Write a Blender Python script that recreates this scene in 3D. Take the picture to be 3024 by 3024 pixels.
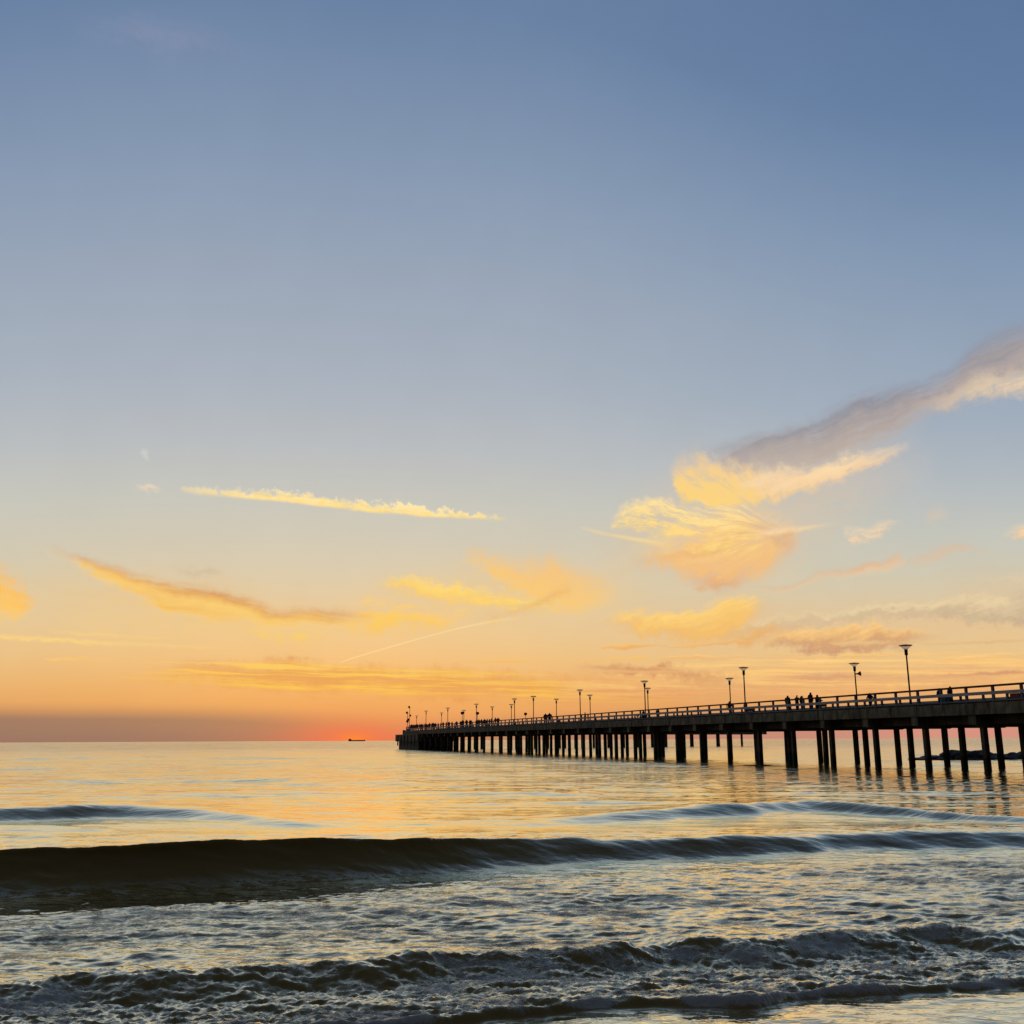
import bpy, bmesh, math, random
import numpy as np
from mathutils import Vector, Matrix

random.seed(7)
RNG = np.random.default_rng(11)
for o in list(bpy.data.objects):
    bpy.data.objects.remove(o)
scene = bpy.context.scene
COL = scene.collection

# ---------------------------------------------------------------- camera
FPX = 3000.0                                   # focal length in photograph pixels (3024 wide)
PITCH = math.atan(673.5 / FPX)
ROLL = math.atan(15 / 3024)
CAM_H = 2.15                                   # metres above mean water
_r0 = Vector((1, 0, 0)); _u0 = Vector((0, -math.sin(PITCH), math.cos(PITCH)))
_f = Vector((0, math.cos(PITCH), math.sin(PITCH)))
_R = _r0 * math.cos(ROLL) - _u0 * math.sin(ROLL)
_U = _u0 * math.cos(ROLL) + _r0 * math.sin(ROLL)
cam_data = bpy.data.cameras.new('camera')
cam = bpy.data.objects.new('camera', cam_data); COL.objects.link(cam)
cam_data.sensor_width = 36; cam_data.lens = 36 * FPX / 3024
cam_data.clip_start = 0.1; cam_data.clip_end = 100000
m3 = Matrix((_R, _U, -_f)).transposed()
cam.matrix_world = Matrix.Translation((0, 0, CAM_H)) @ m3.to_4x4()
scene.camera = cam

def ray(x, y):
    return _f + _R * ((x - 1512) / FPX) + _U * ((1512 - y) / FPX)
def atz(x, y, z):
    d = ray(x, y)
    return Vector((0, 0, CAM_H)) + d * ((z - CAM_H) / d.z)
def azel(x, y):
    d = ray(x, y).normalized()
    return math.degrees(math.atan2(d.x, d.y)), math.degrees(math.asin(d.z))

def lin(c):
    return tuple((v / 255 / 12.92) if v / 255 <= 0.04045 else ((v / 255 + 0.055) / 1.055) ** 2.4 for v in c)

# ---------------------------------------------------------------- world / sky
SUN_AZ, SUN_EL = azel(1045, 2176)
SUN_EL = max(SUN_EL, 0.35)
world = bpy.data.worlds.new('World'); scene.world = world; world.use_nodes = True
nt = world.node_tree; nt.nodes.clear()

class NB:
    """small helper that writes math nodes"""
    def __init__(s, nt): s.nt = nt
    def new(s, t): return s.nt.nodes.new(t)
    def put(s, sock, v):
        if isinstance(v, bpy.types.NodeSocket): s.nt.links.new(v, sock)
        elif isinstance(v, (tuple, list)) and len(v) == 3 and sock.type == 'RGBA': sock.default_value = (*v, 1)
        else: sock.default_value = v
    def math(s, op, a, b=0.0, c=None, clamp=False):
        n = s.new('ShaderNodeMath'); n.operation = op; n.use_clamp = clamp
        s.put(n.inputs[0], a); s.put(n.inputs[1], b)
        if c is not None: s.put(n.inputs[2], c)
        return n.outputs[0]
    def rng(s, v, a, b, c=0.0, d=1.0, smooth=True):
        n = s.new('ShaderNodeMapRange'); n.interpolation_type = 'SMOOTHSTEP' if smooth else 'LINEAR'
        for i, q in enumerate((v, a, b, c, d)): s.put(n.inputs[i], q)
        return n.outputs[0]
    def mix(s, f, a, b, blend='MIX'):
        n = s.new('ShaderNodeMix'); n.data_type = 'RGBA'; n.blend_type = blend
        s.put(n.inputs[0], f); s.put(n.inputs[6], a); s.put(n.inputs[7], b)
        return n.outputs[2]
    def xyz(s, x, y, z=0.0):
        n = s.new('ShaderNodeCombineXYZ')
        for i, q in enumerate((x, y, z)): s.put(n.inputs[i], q)
        return n.outputs[0]
    def noise(s, vec, scale=1.0, detail=3.0, rough=0.55, dist=0.0, color=False):
        n = s.new('ShaderNodeTexNoise'); s.put(n.inputs['Vector'], vec)
        n.inputs['Scale'].default_value = scale; n.inputs['Detail'].default_value = detail
        n.inputs['Roughness'].default_value = rough; n.inputs['Distortion'].default_value = dist
        return n.outputs['Color' if color else 'Fac']
    def ramp(s, fac, stops, interp='LINEAR'):
        n = s.new('ShaderNodeValToRGB'); n.color_ramp.interpolation = interp
        e = n.color_ramp.elements
        while len(e) < len(stops): e.new(0.5)
        for el, (p, c) in zip(e, stops):
            el.position = p
        for el, (p, c) in zip(e, stops):
            el.color = (*c, 1)
        s.put(n.inputs[0], fac)
        return n.outputs[0]

W = NB(nt)
tc = W.new('ShaderNodeTexCoord')
sep = W.new('ShaderNodeSeparateXYZ'); nt.links.new(tc.outputs['Generated'], sep.inputs[0])
az = W.math('MULTIPLY', W.math('ARCTAN2', sep.outputs[0], sep.outputs[1]), 180 / math.pi)
el = W.math('MULTIPLY', W.math('ARCSINE', sep.outputs[2]), 180 / math.pi)
elp = W.math('MAXIMUM', el, 0.0)
dsun = W.math('SUBTRACT', az, SUN_AZ)
# away from the sun the same colours lie lower
elp = W.math('MINIMUM', W.math('MULTIPLY', elp, W.rng(W.math('ABSOLUTE', dsun), 6, 48, 1.0, 1.34)), 90.0)
rp = W.math('SQRT', W.math('DIVIDE', elp, 90.0))
def sky_ramp(stops):
    return W.ramp(rp, [(math.sqrt(e / 90), lin(c)) for e, c in stops])
west = sky_ramp([(0, (212, 142, 102)), (1, (228, 154, 98)), (2, (231, 168, 105)), (3, (235, 182, 118)), (4.5, (237, 197, 139)),
                 (6, (234, 203, 152)), (8, (225, 206, 170)), (10, (215, 206, 182)), (13, (203, 203, 193)),
                 (16, (189, 194, 197)), (20, (172, 182, 195)), (25, (159, 172, 190)), (31, (139, 158, 184)),
                 (39, (109, 134, 169)), (55, (90, 113, 152)), (72, (82, 97, 124)), (90, (76, 86, 104))])
east = sky_ramp([(0, (64, 58, 62)), (12, (64, 63, 71)), (30, (63, 69, 83)), (60, (68, 76, 92)), (90, (76, 86, 104))])
dsun = W.math('SUBTRACT', az, SUN_AZ)
cosd = W.math('COSINE', W.math('MULTIPLY', dsun, math.pi / 180))
sky = W.mix(W.rng(cosd, -0.25, 0.8), east, west)
# physical sky as a share of the light
nish = W.new('ShaderNodeTexSky'); nish.sky_type = 'NISHITA'; nish.sun_disc = False
nish.sun_elevation = math.radians(1.0); nish.sun_rotation = math.radians(SUN_AZ % 360)
nish.dust_density = 2.0
nsc = W.mix(1.0, nish.outputs[0], (0.10, 0.10, 0.10), 'MULTIPLY')
sky = W.mix(0.08, sky, nsc)
# bluer, a little darker to the right of the frame and up
sky = W.mix(W.math('MULTIPLY', W.rng(az, -5, 50), W.rng(el, 4, 22)), sky, W.mix(1.0, sky, (0.84, 0.93, 0.99), 'MULTIPLY'))

P = W.xyz(az, el)
n_warp = W.noise(P, 0.32, 4, 0.55)
sky = W.mix(1.0, sky, W.rng(n_warp, 0.25, 0.75, 0.988, 1.012), 'MULTIPLY')
n_fine = W.noise(P, 1.5, 6, 0.62)
def rot_noise(ang, sx, sy, scale, detail, off, wp=2.2):
    c, s_ = math.cos(math.radians(ang)), math.sin(math.radians(ang))
    a = W.math('ADD', W.math('MULTIPLY', az, c * sx), W.math('MULTIPLY', el, s_ * sx))
    b = W.math('ADD', W.math('MULTIPLY', az, -s_ * sy), W.math('MULTIPLY', el, c * sy))
    b = W.math('ADD', b, W.math('MULTIPLY', n_warp, wp))
    return W.noise(W.xyz(a, b, off), scale, detail, 0.66)
st_l = rot_noise(-6, 0.22, 2.3, 1.0, 6, 3.0)      # streaks of the left and middle clouds
st_r = rot_noise(16, 0.22, 1.9, 1.0, 6, 9.0)      # streaks rising to the right
st_h = rot_noise(-1.6, 0.13, 3.6, 1.0, 5, 17.0, 0.9)   # thin level streaks near the horizon
def fan_noise(x, y, ka, kr, off):
    a0, e0 = azel(x * 3024 / 1932, y * 3024 / 1932)
    da = W.math('SUBTRACT', a0, az); de = W.math('SUBTRACT', el, e0)
    th = W.math('ARCTAN2', de, da); r = W.math('SQRT', W.math('ADD', W.math('MULTIPLY', da, da), W.math('MULTIPLY', de, de)))
    return W.noise(W.xyz(W.math('ADD', W.math('MULTIPLY', th, ka), W.math('MULTIPLY', n_warp, 2.6)), W.math('MULTIPLY', r, kr), off), 1.0, 6, 0.66)
st_f = fan_noise(1490, 1005, 9.0, 0.30, 21.0)     # fan of the big cloud
st_g = fan_noise(1110, 1135, 17.0, 0.30, 31.0)     # fan of the middle cloud
ST = {'l': st_l, 'r': st_r, 'h': st_h, 'f': st_f, 'g': st_g}
WISP = {}
for k, v in ST.items():
    if k in 'lr': v = W.math('ADD', W.math('MULTIPLY', v, 0.68), W.math('MULTIPLY', n_fine, 0.32))
    WISP[k, 1] = W.rng(v, 0.34, 0.60, 0.36, 1.0)
    WISP[k, 2] = W.rng(v, 0.40, 0.61, 0.04, 1.0)
VN = 41.0
v_w = W.math('ADD', el, W.math('MULTIPLY', W.math('SUBTRACT', n_warp, 0.5), 1.6))
v_f = W.math('ADD', v_w, W.math('MULTIPLY', W.math('SUBTRACT', n_fine, 0.5), 1.35))
v_b = W.math('ADD', el, W.math('MULTIPLY', W.math('SUBTRACT', n_fine, 0.5), 0.45))
v_c = W.math('ADD', el, W.math('MULTIPLY', W.math('SUBTRACT', W.noise(P, 1.9, 3, 0.6), 0.5), 1.5))
VV = {'c': W.math('DIVIDE', v_c, VN), 'w': W.math('DIVIDE', v_w, VN), 'f': W.math('DIVIDE', v_f, VN), 'b': W.math('DIVIDE', v_b, VN), 's': W.math('DIVIDE', el, VN)}
az_w = W.math('ADD', az, W.math('MULTIPLY', W.math('SUBTRACT', n_fine, 0.5), 1.3))

CLOUDS = []
def cloud(pts, top, bot, kind='l', wisp=1, vn='f', st=0.5, sb=0.5, dens=1.0):
    """a cloud in the sky dome: pts = (x, y_top, y_bottom, density) measured on a 1932 px copy of the photograph, turned into directions"""
    CLOUDS.append((pts, top, bot, kind, wisp, vn, st, sb, dens))

def build_cloud(sky, pts, top, bot, kind, wisp, vn, st, sb, dens):
    k = 3024 / 1932
    q = []
    for x, yt, yb, d in pts:
        a, _ = azel(x * k, (yt + yb) / 2 * k)
        q.append((a, azel(x * k, yt * k)[1] / VN, azel(x * k, yb * k)[1] / VN, d))
    a0, a1 = q[0][0], q[-1][0]
    th = max(0.12, VN * sum(r[1] - r[2] for r in q[1:-1]) / max(1, len(q) - 2))
    k_ = 1.45 if vn in 'fw' else 1.0
    st, sb = min(st * k_, .72 * th), min(sb * k_, .72 * th)
    u = W.rng(az if vn == 's' else az_w, a0, a1, smooth=False)
    cv = W.new('ShaderNodeRGBCurve'); nt.links.new(u, cv.inputs['Color'])
    mp = cv.mapping
    for ci in range(3):
        c = mp.curves[ci]
        for i, row in enumerate(q):
            t = (row[0] - a0) / (a1 - a0); val = min(1, max(0, row[1 + ci]))
            if i == 0: c.points[0].location = (0, val)
            elif i == len(q) - 1: c.points[-1].location = (1, val)
            else: c.points.new(t, val)
    mp.update()
    sp = W.new('ShaderNodeSeparateColor'); nt.links.new(cv.outputs[0], sp.inputs[0])
    yt, yb, dn = sp.outputs
    v = VV[vn]; vb_ = VV['s'] if vn == 'c' else v
    e1 = W.rng(W.math('SUBTRACT', yt, v), -st / VN * 0.3, st / VN)
    e2 = W.rng(W.math('SUBTRACT', vb_, yb), -sb / VN * 0.3, sb / VN)
    m = W.math('MULTIPLY', W.math('MULTIPLY', e1, e2), dn)
    if wisp: m = W.math('MULTIPLY', m, WISP[kind, wisp])
    m = W.math('MULTIPLY', m, 1.3 * dens, clamp=True)
    h = W.math('MAXIMUM', W.math('SUBTRACT', yt, yb), 0.001)
    qq = W.math('DIVIDE', W.math('SUBTRACT', v, yb), h)
    qq = W.math('ADD', qq, W.math('MULTIPLY', W.math('SUBTRACT', ST[kind], 0.5), 1.4), clamp=True)
    return W.mix(m, sky, W.mix(qq, lin(bot), lin(top)))

YEL = (255, 214, 118); PALE = (255, 226, 160); PEACH = (246, 200, 138); ORA = (240, 168, 92); MAUVE = (158, 152, 162); TAN = (214, 160, 118)
# horizon haze bank: grey-mauve left, pink right
cloud([(-1400, 1330, 1420, .95), (-400, 1330, 1420, .95), (100, 1332, 1420, .92), (450, 1335, 1420, .85), (640, 1345, 1420, .5), (760, 1355, 1420, .35), (900, 1350, 1420, .5), (1250, 1340, 1420, .6), (1932, 1330, 1420, .75), (3600, 1330, 1420, .9)],
      (158, 122, 100), (152, 116, 100), 'h', 0, 's', 1.0, 0.01)
cloud([(1000, 1335, 1420, 0), (1500, 1335, 1420, .55), (1932, 1330, 1420, .8), (2600, 1330, 1420, .5), (3300, 1330, 1420, 0)], (214, 150, 118), (214, 146, 128), 'h', 0, 's', 1.2, 0.01)
for c_ in CLOUDS: sky = build_cloud(sky, *c_)
CLOUDS.clear()
# sun glow on the horizon
for wa, we, kk, cc in ((6.5, 1.7, .50, (228, 130, 90)), (3.2, 0.95, .85, (246, 106, 74)), (0.9, 0.32, .9, (255, 128, 52))):
    g1 = W.math('POWER', W.math('DIVIDE', dsun, wa), 2.0); g2 = W.math('POWER', W.math('DIVIDE', W.math('SUBTRACT', el, 0.1), we), 2.0)
    sky = W.mix(W.math('MULTIPLY', W.math('EXPONENT', W.math('MULTIPLY', W.math('ADD', g1, g2), -1.0)), kk), sky, lin(cc))
g1 = W.math('POWER', W.math('DIVIDE', dsun, 17.0), 2.0); g2 = W.math('POWER', W.math('DIVIDE', W.math('SUBTRACT', el, 2.6), 2.4), 2.0)
glow = W.math('EXPONENT', W.math('MULTIPLY', W.math('ADD', g1, g2), -1.0))
sky = W.mix(W.math('MULTIPLY', glow, 0.32), sky, lin((252, 186, 92)))
# faint veil top left
cloud([(60, 30, 40, 0), (180, 20, 80, .16), (330, 20, 110, .22), (430, 60, 120, .12), (520, 110, 130, 0)], (150, 152, 180), (150, 152, 180), 'l', 1, 'f', 1.5, 1.5)
for c_ in CLOUDS: sky = build_cloud(sky, *c_)
CLOUDS.clear()
# grey upper wing of the big cloud, right
cloud([(1270, 855, 872, 0), (1340, 842, 880, .5), (1400, 826, 905, .85), (1450, 812, 905, .9), (1500, 792, 900, .9), (1550, 780, 886, .85), (1600, 760, 868, .8), (1650, 742, 845, .75), (1700, 730, 822, .7), (1750, 712, 795, .75), (1800, 685, 772, .85), (1850, 650, 752, .85), (1932, 615, 722, .8), (2100, 570, 690, .5), (2250, 540, 650, 0)],
      (146, 146, 156), (192, 174, 162), 'r', 1, 'f', 1.0, 1.2, 1.75)
cloud([(1560, 812, 822, 0), (1680, 782, 800, .25), (1740, 760, 782, .5), (1800, 732, 770, .8), (1850, 712, 758, .85), (1900, 694, 750, .9), (1960, 680, 742, .9), (2100, 640, 720, .5), (2200, 620, 700, 0)],
      (232, 208, 176), (222, 198, 170), 'r', 1, 'f', .9, .9)
# thin veils around the cloud groups
cloud([(1080, 1010, 1080, 0), (1180, 925, 1095, .35), (1300, 850, 1120, .5), (1420, 830, 1110, .5), (1520, 800, 1070, .4), (1640, 790, 1000, .3), (1780, 800, 900, 0)], (206, 192, 176), (236, 200, 150), 'r', 1, 'f', 2.2, 2.2)
cloud([(600, 1120, 1200, 0), (700, 1085, 1205, .35), (860, 1050, 1195, .45), (1000, 1040, 1180, .5), (1120, 1050, 1170, .4), (1260, 1090, 1160, 0)], (236, 200, 144), (246, 198, 120), 'l', 1, 'f', 1.6, 1.6)
cloud([(1080, 1160, 1240, 0), (1250, 1120, 1250, .4), (1450, 1110, 1255, .45), (1700, 1090, 1250, .45), (1932, 1060, 1240, .5), (2300, 1060, 1220, 0)], (222, 190, 150), (244, 192, 128), 'r', 1, 'f', 1.8, 1.8)
cloud([(0, 1070, 1150, 0), (150, 1060, 1190, .3), (350, 1075, 1215, .45), (550, 1110, 1225, .4), (720, 1140, 1215, 0)], (232, 192, 134), (250, 204, 120), 'l', 1, 'f', 1.5, 1.5)
# upper lit lobe of the big cloud
cloud([(1262, 890, 900, 0), (1272, 872, 920, .9), (1285, 860, 938, .95), (1310, 852, 950, 1), (1350, 862, 958, 1), (1400, 872, 958, .98), (1450, 888, 948, .9), (1500, 888, 936, .6), (1560, 880, 920, 0)],
      (244, 206, 150), YEL, 'f', 1, 'f', 1.1, .5, 1.2)
cloud([(1380, 892, 940, 0), (1440, 892, 944, .6), (1500, 884, 934, .9), (1550, 872, 918, .9), (1600, 860, 900, .85), (1650, 849, 880, .85), (1690, 840, 862, .8), (1720, 836, 848, 0)],
      (252, 220, 174), (244, 204, 156), 'r', 1, 'f', .5, .6, 1.5)
# fan body under it
cloud([(1120, 1070, 1090, 0), (1160, 1058, 1085, .35), (1200, 1042, 1078, .6), (1250, 1015, 1082, .8), (1300, 985, 1100, .9), (1340, 960, 1116, .95), (1380, 950, 1114, .95), (1420, 955, 1098, .9), (1460, 965, 1072, .85), (1490, 985, 1050, .7), (1512, 1005, 1030, 0)],
      (252, 208, 136), (238, 186, 128), 'f', 1, 'f', 1.3, .8, 1.3)
cloud([(1145, 1000, 1006, 0), (1162, 966, 1000, .8), (1180, 952, 1004, .9), (1210, 942, 1012, .9), (1250, 938, 1022, .9), (1300, 938, 1034, .85), (1350, 946, 1046, .8), (1400, 956, 1052, .6), (1440, 975, 1045, 0)],
      PALE, YEL, 'f', 2, 'f', .5, .6, 1.25)
cloud([(1380, 1004, 1022, 0), (1410, 992, 1022, .5), (1440, 980, 1018, .75), (1480, 992, 1048, .75), (1505, 1006, 1034, .5), (1520, 1010, 1020, 0)], (212, 176, 146), (220, 172, 134), 'r', 1, 'f', .9, .9, .75)
cloud([(1190, 1062, 1082, 0), (1250, 1045, 1066, .5), (1320, 1028, 1050, .6), (1380, 1008, 1030, .5), (1420, 995, 1012, 0)], (224, 166, 108), (228, 174, 114), 'r', 1, 'f', .7, .7, .75)
cloud([(1425, 1000, 1012, 0), (1460, 994, 1011, .8), (1510, 991, 1005, .8), (1550, 987, 996, .6), (1580, 984, 989, 0)], (246, 212, 168), (250, 214, 164), 'r', 1, 'b', .4, .3)
cloud([(1095, 992, 998, 0), (1120, 998, 1006, .8), (1170, 1008, 1017, .85), (1225, 1016, 1028, .6), (1260, 1022, 1036, 0)], PALE, YEL, 'l', 1, 's', .3, .3, .8)
cloud([(1290, 1090, 1100, 0), (1330, 1085, 1118, .6), (1365, 1088, 1122, .6), (1420, 1080, 1100, 0)], (224, 166, 124), (216, 158, 122), 'r', 1, 'f', .8, .8)
# small clouds at right
cloud([(1588, 1002, 1014, 0), (1602, 1000, 1024, .85), (1630, 999, 1025, .9), (1655, 988, 1020, .8), (1680, 986, 1006, .85), (1706, 986, 996, 0)], (248, 218, 178), (246, 206, 160), 'l', 2, 'f', .35, .4)
cloud([(1735, 985, 995, 0), (1752, 962, 996, .4), (1772, 950, 990, .45), (1792, 950, 975, 0)], (222, 198, 168), (220, 194, 164), 'r', 1, 'f', .7, .7)
cloud([(1890, 992, 996, 0), (1912, 984, 1004, .9), (1950, 972, 1006, .9), (2010, 975, 1000, 0)], (250, 214, 166), (240, 200, 150), 'l', 1, 'f', .5, .4)
cloud([(1400, 1112, 1120, 0), (1450, 1103, 1117, .6), (1520, 1090, 1106, .7), (1570, 1080, 1096, .75), (1630, 1064, 1086, .8), (1675, 1046, 1074, .75), (1705, 1036, 1060, 0)], (220, 180, 148), (240, 204, 160), 'r', 1, 'w', .5, .5, 1.2)
cloud([(1690, 1062, 1070, 0), (1720, 1050, 1068, .6), (1770, 1038, 1058, .65), (1820, 1030, 1048, .6), (1880, 1028, 1040, 0)], (224, 184, 152), (228, 190, 152), 'r', 1, 'f', .7, .6)
cloud([(1820, 1105, 1112, 0), (1880, 1092, 1104, .5), (1932, 1080, 1098, .5), (2000, 1060, 1085, 0)], (226, 204, 166), (226, 204, 166), 'r', 1, 'f', .6, .6)
cloud([(1180, 1196, 1206, 0), (1400, 1172, 1198, .5), (1500, 1160, 1184, .6), (1600, 1146, 1172, .65), (1700, 1134, 1166, .7), (1800, 1128, 1172, .75), (1932, 1120, 1178, .8), (2100, 1110, 1180, 0)], (242, 216, 168), (188, 164, 138), 'r', 1, 'f', .3, .8, 1.8)
cloud([(1860, 1138, 1146, 0), (1932, 1110, 1150, .7), (2040, 1090, 1150, .7), (2150, 1090, 1140, 0)], (178, 162, 150), (184, 166, 148), 'r', 1, 'f', .8, .8)
# low yellow clouds centre right
cloud([(1130, 1160, 1166, 0), (1170, 1156, 1184, .7), (1210, 1153, 1196, .9), (1260, 1154, 1212, .9), (1320, 1146, 1218, .85), (1370, 1130, 1202, .8), (1410, 1128, 1182, .6), (1450, 1130, 1150, 0)], (255, 212, 124), (240, 184, 106), 'r', 1, 'f', .5, .6, 1.8)
cloud([(1350, 1200, 1212, 0), (1400, 1186, 1216, .8), (1440, 1176, 1212, .8), (1480, 1178, 1206, .7), (1520, 1180, 1200, 0)], (240, 184, 108), (226, 166, 108), 'r', 1, 'f', .5, .5)
cloud([(1440, 1206, 1222, 0), (1500, 1186, 1230, .85), (1560, 1180, 1234, .9), (1620, 1178, 1234, .9), (1680, 1182, 1228, .85), (1740, 1192, 1218, .5), (1790, 1200, 1212, 0)], (252, 204, 130), (196, 142, 112), 'r', 1, 'f', .4, .5, 1.7)
# cloud near the middle: finger, belly and feathery left arm
cloud([(868, 1048, 1054, 0), (880, 1042, 1064, .85), (920, 1042, 1088, .85), (960, 1050, 1110, .85), (1000, 1052, 1132, .8), (1040, 1050, 1150, .75), (1080, 1056, 1158, .65), (1120, 1070, 1152, .5), (1170, 1090, 1140, 0)], (242, 196, 134), (254, 204, 112), 'g', 1, 'f', 1.0, .6, 1.35)
cloud([(705, 1104, 1108, 0), (722, 1094, 1112, .8), (760, 1088, 1122, .9), (800, 1088, 1132, .9), (850, 1096, 1138, .9), (900, 1106, 1144, .85), (960, 1118, 1154, .8), (1010, 1128, 1160, .6), (1060, 1135, 1160, 0)], (255, 218, 122), (250, 202, 108), 'g', 1, 'f', .4, .6, 1.35)
cloud([(880, 1172, 1178, 0), (930, 1158, 1174, .6), (990, 1140, 1162, .7), (1050, 1110, 1142, .6), (1080, 1095, 1125, 0)], (224, 168, 104), (234, 178, 104), 'r', 1, 'f', .7, .6, .6)
cloud([(625, 1178, 1186, 0), (660, 1150, 1192, .7), (700, 1124, 1194, .75), (750, 1136, 1198, .8), (810, 1148, 1192, .8), (870, 1148, 1176, .6), (910, 1150, 1166, 0)], (255, 208, 112), (250, 198, 100), 'g', 2, 'f', .6, .6, 1.3)
# contrails
cloud([(641, 1249, 1252, .0), (655, 1243.5, 1247, .6), (700, 1229.5, 1233, .65), (760, 1212, 1215.5, .65), (820, 1195.5, 1199, .6), (880, 1180, 1184.5, .5), (930, 1169, 1176, .3), (985, 1160, 1170, 0)], PALE, (255, 222, 140), 'l', 0, 's', .06, .06, .8)
cloud([(340, 921, 926, 0), (370, 919, 934, .4), (420, 922, 938, .55), (470, 925, 943, .8), (530, 926, 947, .98), (580, 931, 954, 1), (640, 940, 960, 1), (700, 946, 968, 1), (760, 950, 972, 1), (800, 956, 976, .98), (850, 964, 978, .95), (900, 969, 981, .9), (956, 979, 984, 0)], (255, 232, 176), (255, 222, 136), 'l', 1, 'c', .26, .2, 1.1)
cloud([(252, 908, 918, 0), (264, 905, 921, .7), (288, 902, 923, .8), (308, 908, 922, 0)], (240, 218, 190), (236, 210, 178), 'l', 1, 'f', .4, .4)
cloud([(266, 846, 852, 0), (272, 844, 862, .4), (280, 852, 872, .4), (286, 864, 872, 0)], (214, 212, 204), (214, 212, 204), 'l', 0, 'b', .3, .3)
# left wing
cloud([(60, 1026, 1032, 0), (100, 1032, 1046, .35), (140, 1040, 1062, .55), (160, 1052, 1082, .75), (210, 1066, 1104, .9), (260, 1080, 1130, .95), (320, 1096, 1158, .95), (380, 1110, 1170, .95), (450, 1126, 1176, .92), (520, 1142, 1182, .9), (590, 1150, 1186, .85), (650, 1150, 1180, .55), (720, 1150, 1170, 0)], (216, 154, 98), (255, 206, 108), 'l', 1, 'w', .7, .5, 1.55)
cloud([(130, 1048, 1066, 0), (180, 1068, 1090, .7), (260, 1094, 1118, .85), (330, 1116, 1142, .8), (420, 1134, 1166, .7), (500, 1152, 1178, .6), (640, 1162, 1182, 0)], (255, 206, 112), (255, 218, 130), 'l', 1, 'w', .4, .4)
cloud([(300, 1062, 1074, 0), (340, 1066, 1084, .4), (380, 1072, 1096, .6), (410, 1074, 1090, .5), (425, 1076, 1084, 0)], (200, 178, 148), (210, 180, 146), 'l', 1, 'f', .7, .7, .6)
cloud([(-160, 1060, 1170, 0), (-90, 1060, 1172, .9), (-20, 1066, 1170, .95), (10, 1074, 1168, .95), (35, 1090, 1166, .95), (52, 1110, 1160, .85), (72, 1124, 1142, 0)], (250, 190, 102), (255, 204, 110), 'l', 1, 'f', .7, .5)
cloud([(-200, 1170, 1186, 0), (-20, 1194, 1206, .7), (60, 1199, 1211, .8), (160, 1206, 1218, .7), (300, 1214, 1222, .6), (400, 1218, 1225, .5), (450, 1220, 1224, 0)], (254, 216, 134), (250, 208, 124), 'l', 1, 'b', .25, .25)
cloud([(80, 1186, 1190, 0), (150, 1190, 1200, .5), (250, 1198, 1206, .5), (350, 1204, 1210, 0)], (250, 212, 134), (250, 208, 124), 'l', 1, 'b', .25, .25)
cloud([(440, 1176, 1182, 0), (480, 1176, 1200, .6), (530, 1180, 1226, .7), (580, 1180, 1224, .7), (620, 1185, 1205, 0)], (255, 212, 108), (250, 204, 100), 'l', 2, 'f', .5, .5)
# streak field above the glow
cloud([(220, 1276, 1282, 0), (300, 1262, 1288, .5), (380, 1248, 1292, .8), (500, 1246, 1302, .9), (600, 1248, 1308, .95), (700, 1254, 1312, .95), (850, 1262, 1318, .9), (1000, 1268, 1324, .85), (1150, 1276, 1330, .7), (1320, 1290, 1335, 0)], (224, 146, 80), (232, 150, 84), 'h', 1, 'f', .6, .6)
cloud([(220, 1274, 1282, 0), (300, 1262, 1288, .8), (400, 1246, 1294, .95), (550, 1246, 1306, 1), (700, 1252, 1312, 1), (850, 1260, 1316, .85), (1050, 1272, 1326, .7), (1320, 1290, 1330, 0)], (255, 206, 100), (255, 198, 80), 'h', 2, 'b', .3, .3, .72)
cloud([(1050, 1272, 1330, 0), (1250, 1268, 1332, .6), (1500, 1258, 1326, .65), (1750, 1250, 1318, .7), (1932, 1240, 1315, .7), (2500, 1230, 1315, 0)], (228, 164, 116), (222, 154, 112), 'h', 1, 'f', .9, .9)
cloud([(1050, 1272, 1330, 0), (1300, 1240, 1320, .7), (1600, 1228, 1315, .8), (1932, 1222, 1300, .8), (2500, 1220, 1300, 0)], (252, 204, 128), (248, 192, 118), 'h', 2, 'f', .5, .7)
cloud([(1080, 1264, 1270, 0), (1120, 1255, 1274, .75), (1180, 1251, 1276, .85), (1240, 1252, 1280, .85), (1320, 1262, 1288, .7), (1440, 1278, 1296, 0)], (206, 146, 106), (220, 154, 102), 'h', 1, 'f', .5, .5)

# thin low streaks
for a_, b_, c1_, c2_, d_ in [((1470, 1250), (1960, 1232), (255, 212, 138), (240, 184, 116), 13), ((1130, 1219), (1430, 1208), (250, 196, 112), (226, 166, 104), 10), ((1240, 1239), (1720, 1236), (254, 204, 124), (232, 172, 110), 8),
                             ((1480, 1276), (1980, 1266), (208, 148, 116), (226, 164, 114), 12), ((900, 1246), (1250, 1240), (252, 200, 110), (240, 184, 104), 6), ((1560, 1212), (1960, 1206), (236, 196, 136), (216, 172, 128), 10),
                             ((80, 1240), (480, 1252), (250, 202, 120), (246, 192, 110), 7), ((1200, 1308), (1932, 1296), (250, 184, 112), (238, 164, 104), 7)]:
    cloud([(a_[0], a_[1], a_[1] + d_ * .6, 0)] + [(a_[0] + (b_[0] - a_[0]) * t_, a_[1] + (b_[1] - a_[1]) * t_ - d_ * .3 * math.sin(9 * t_), a_[1] + (b_[1] - a_[1]) * t_ + d_ * (.7 + .2 * math.sin(14 * t_)), 1.0) for t_ in (.15, .35, .5, .65, .85)] + [(b_[0], b_[1], b_[1] + d_ * .5, 0)], c1_, c2_, 'h', 1, 'b', .25, .3)
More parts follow.
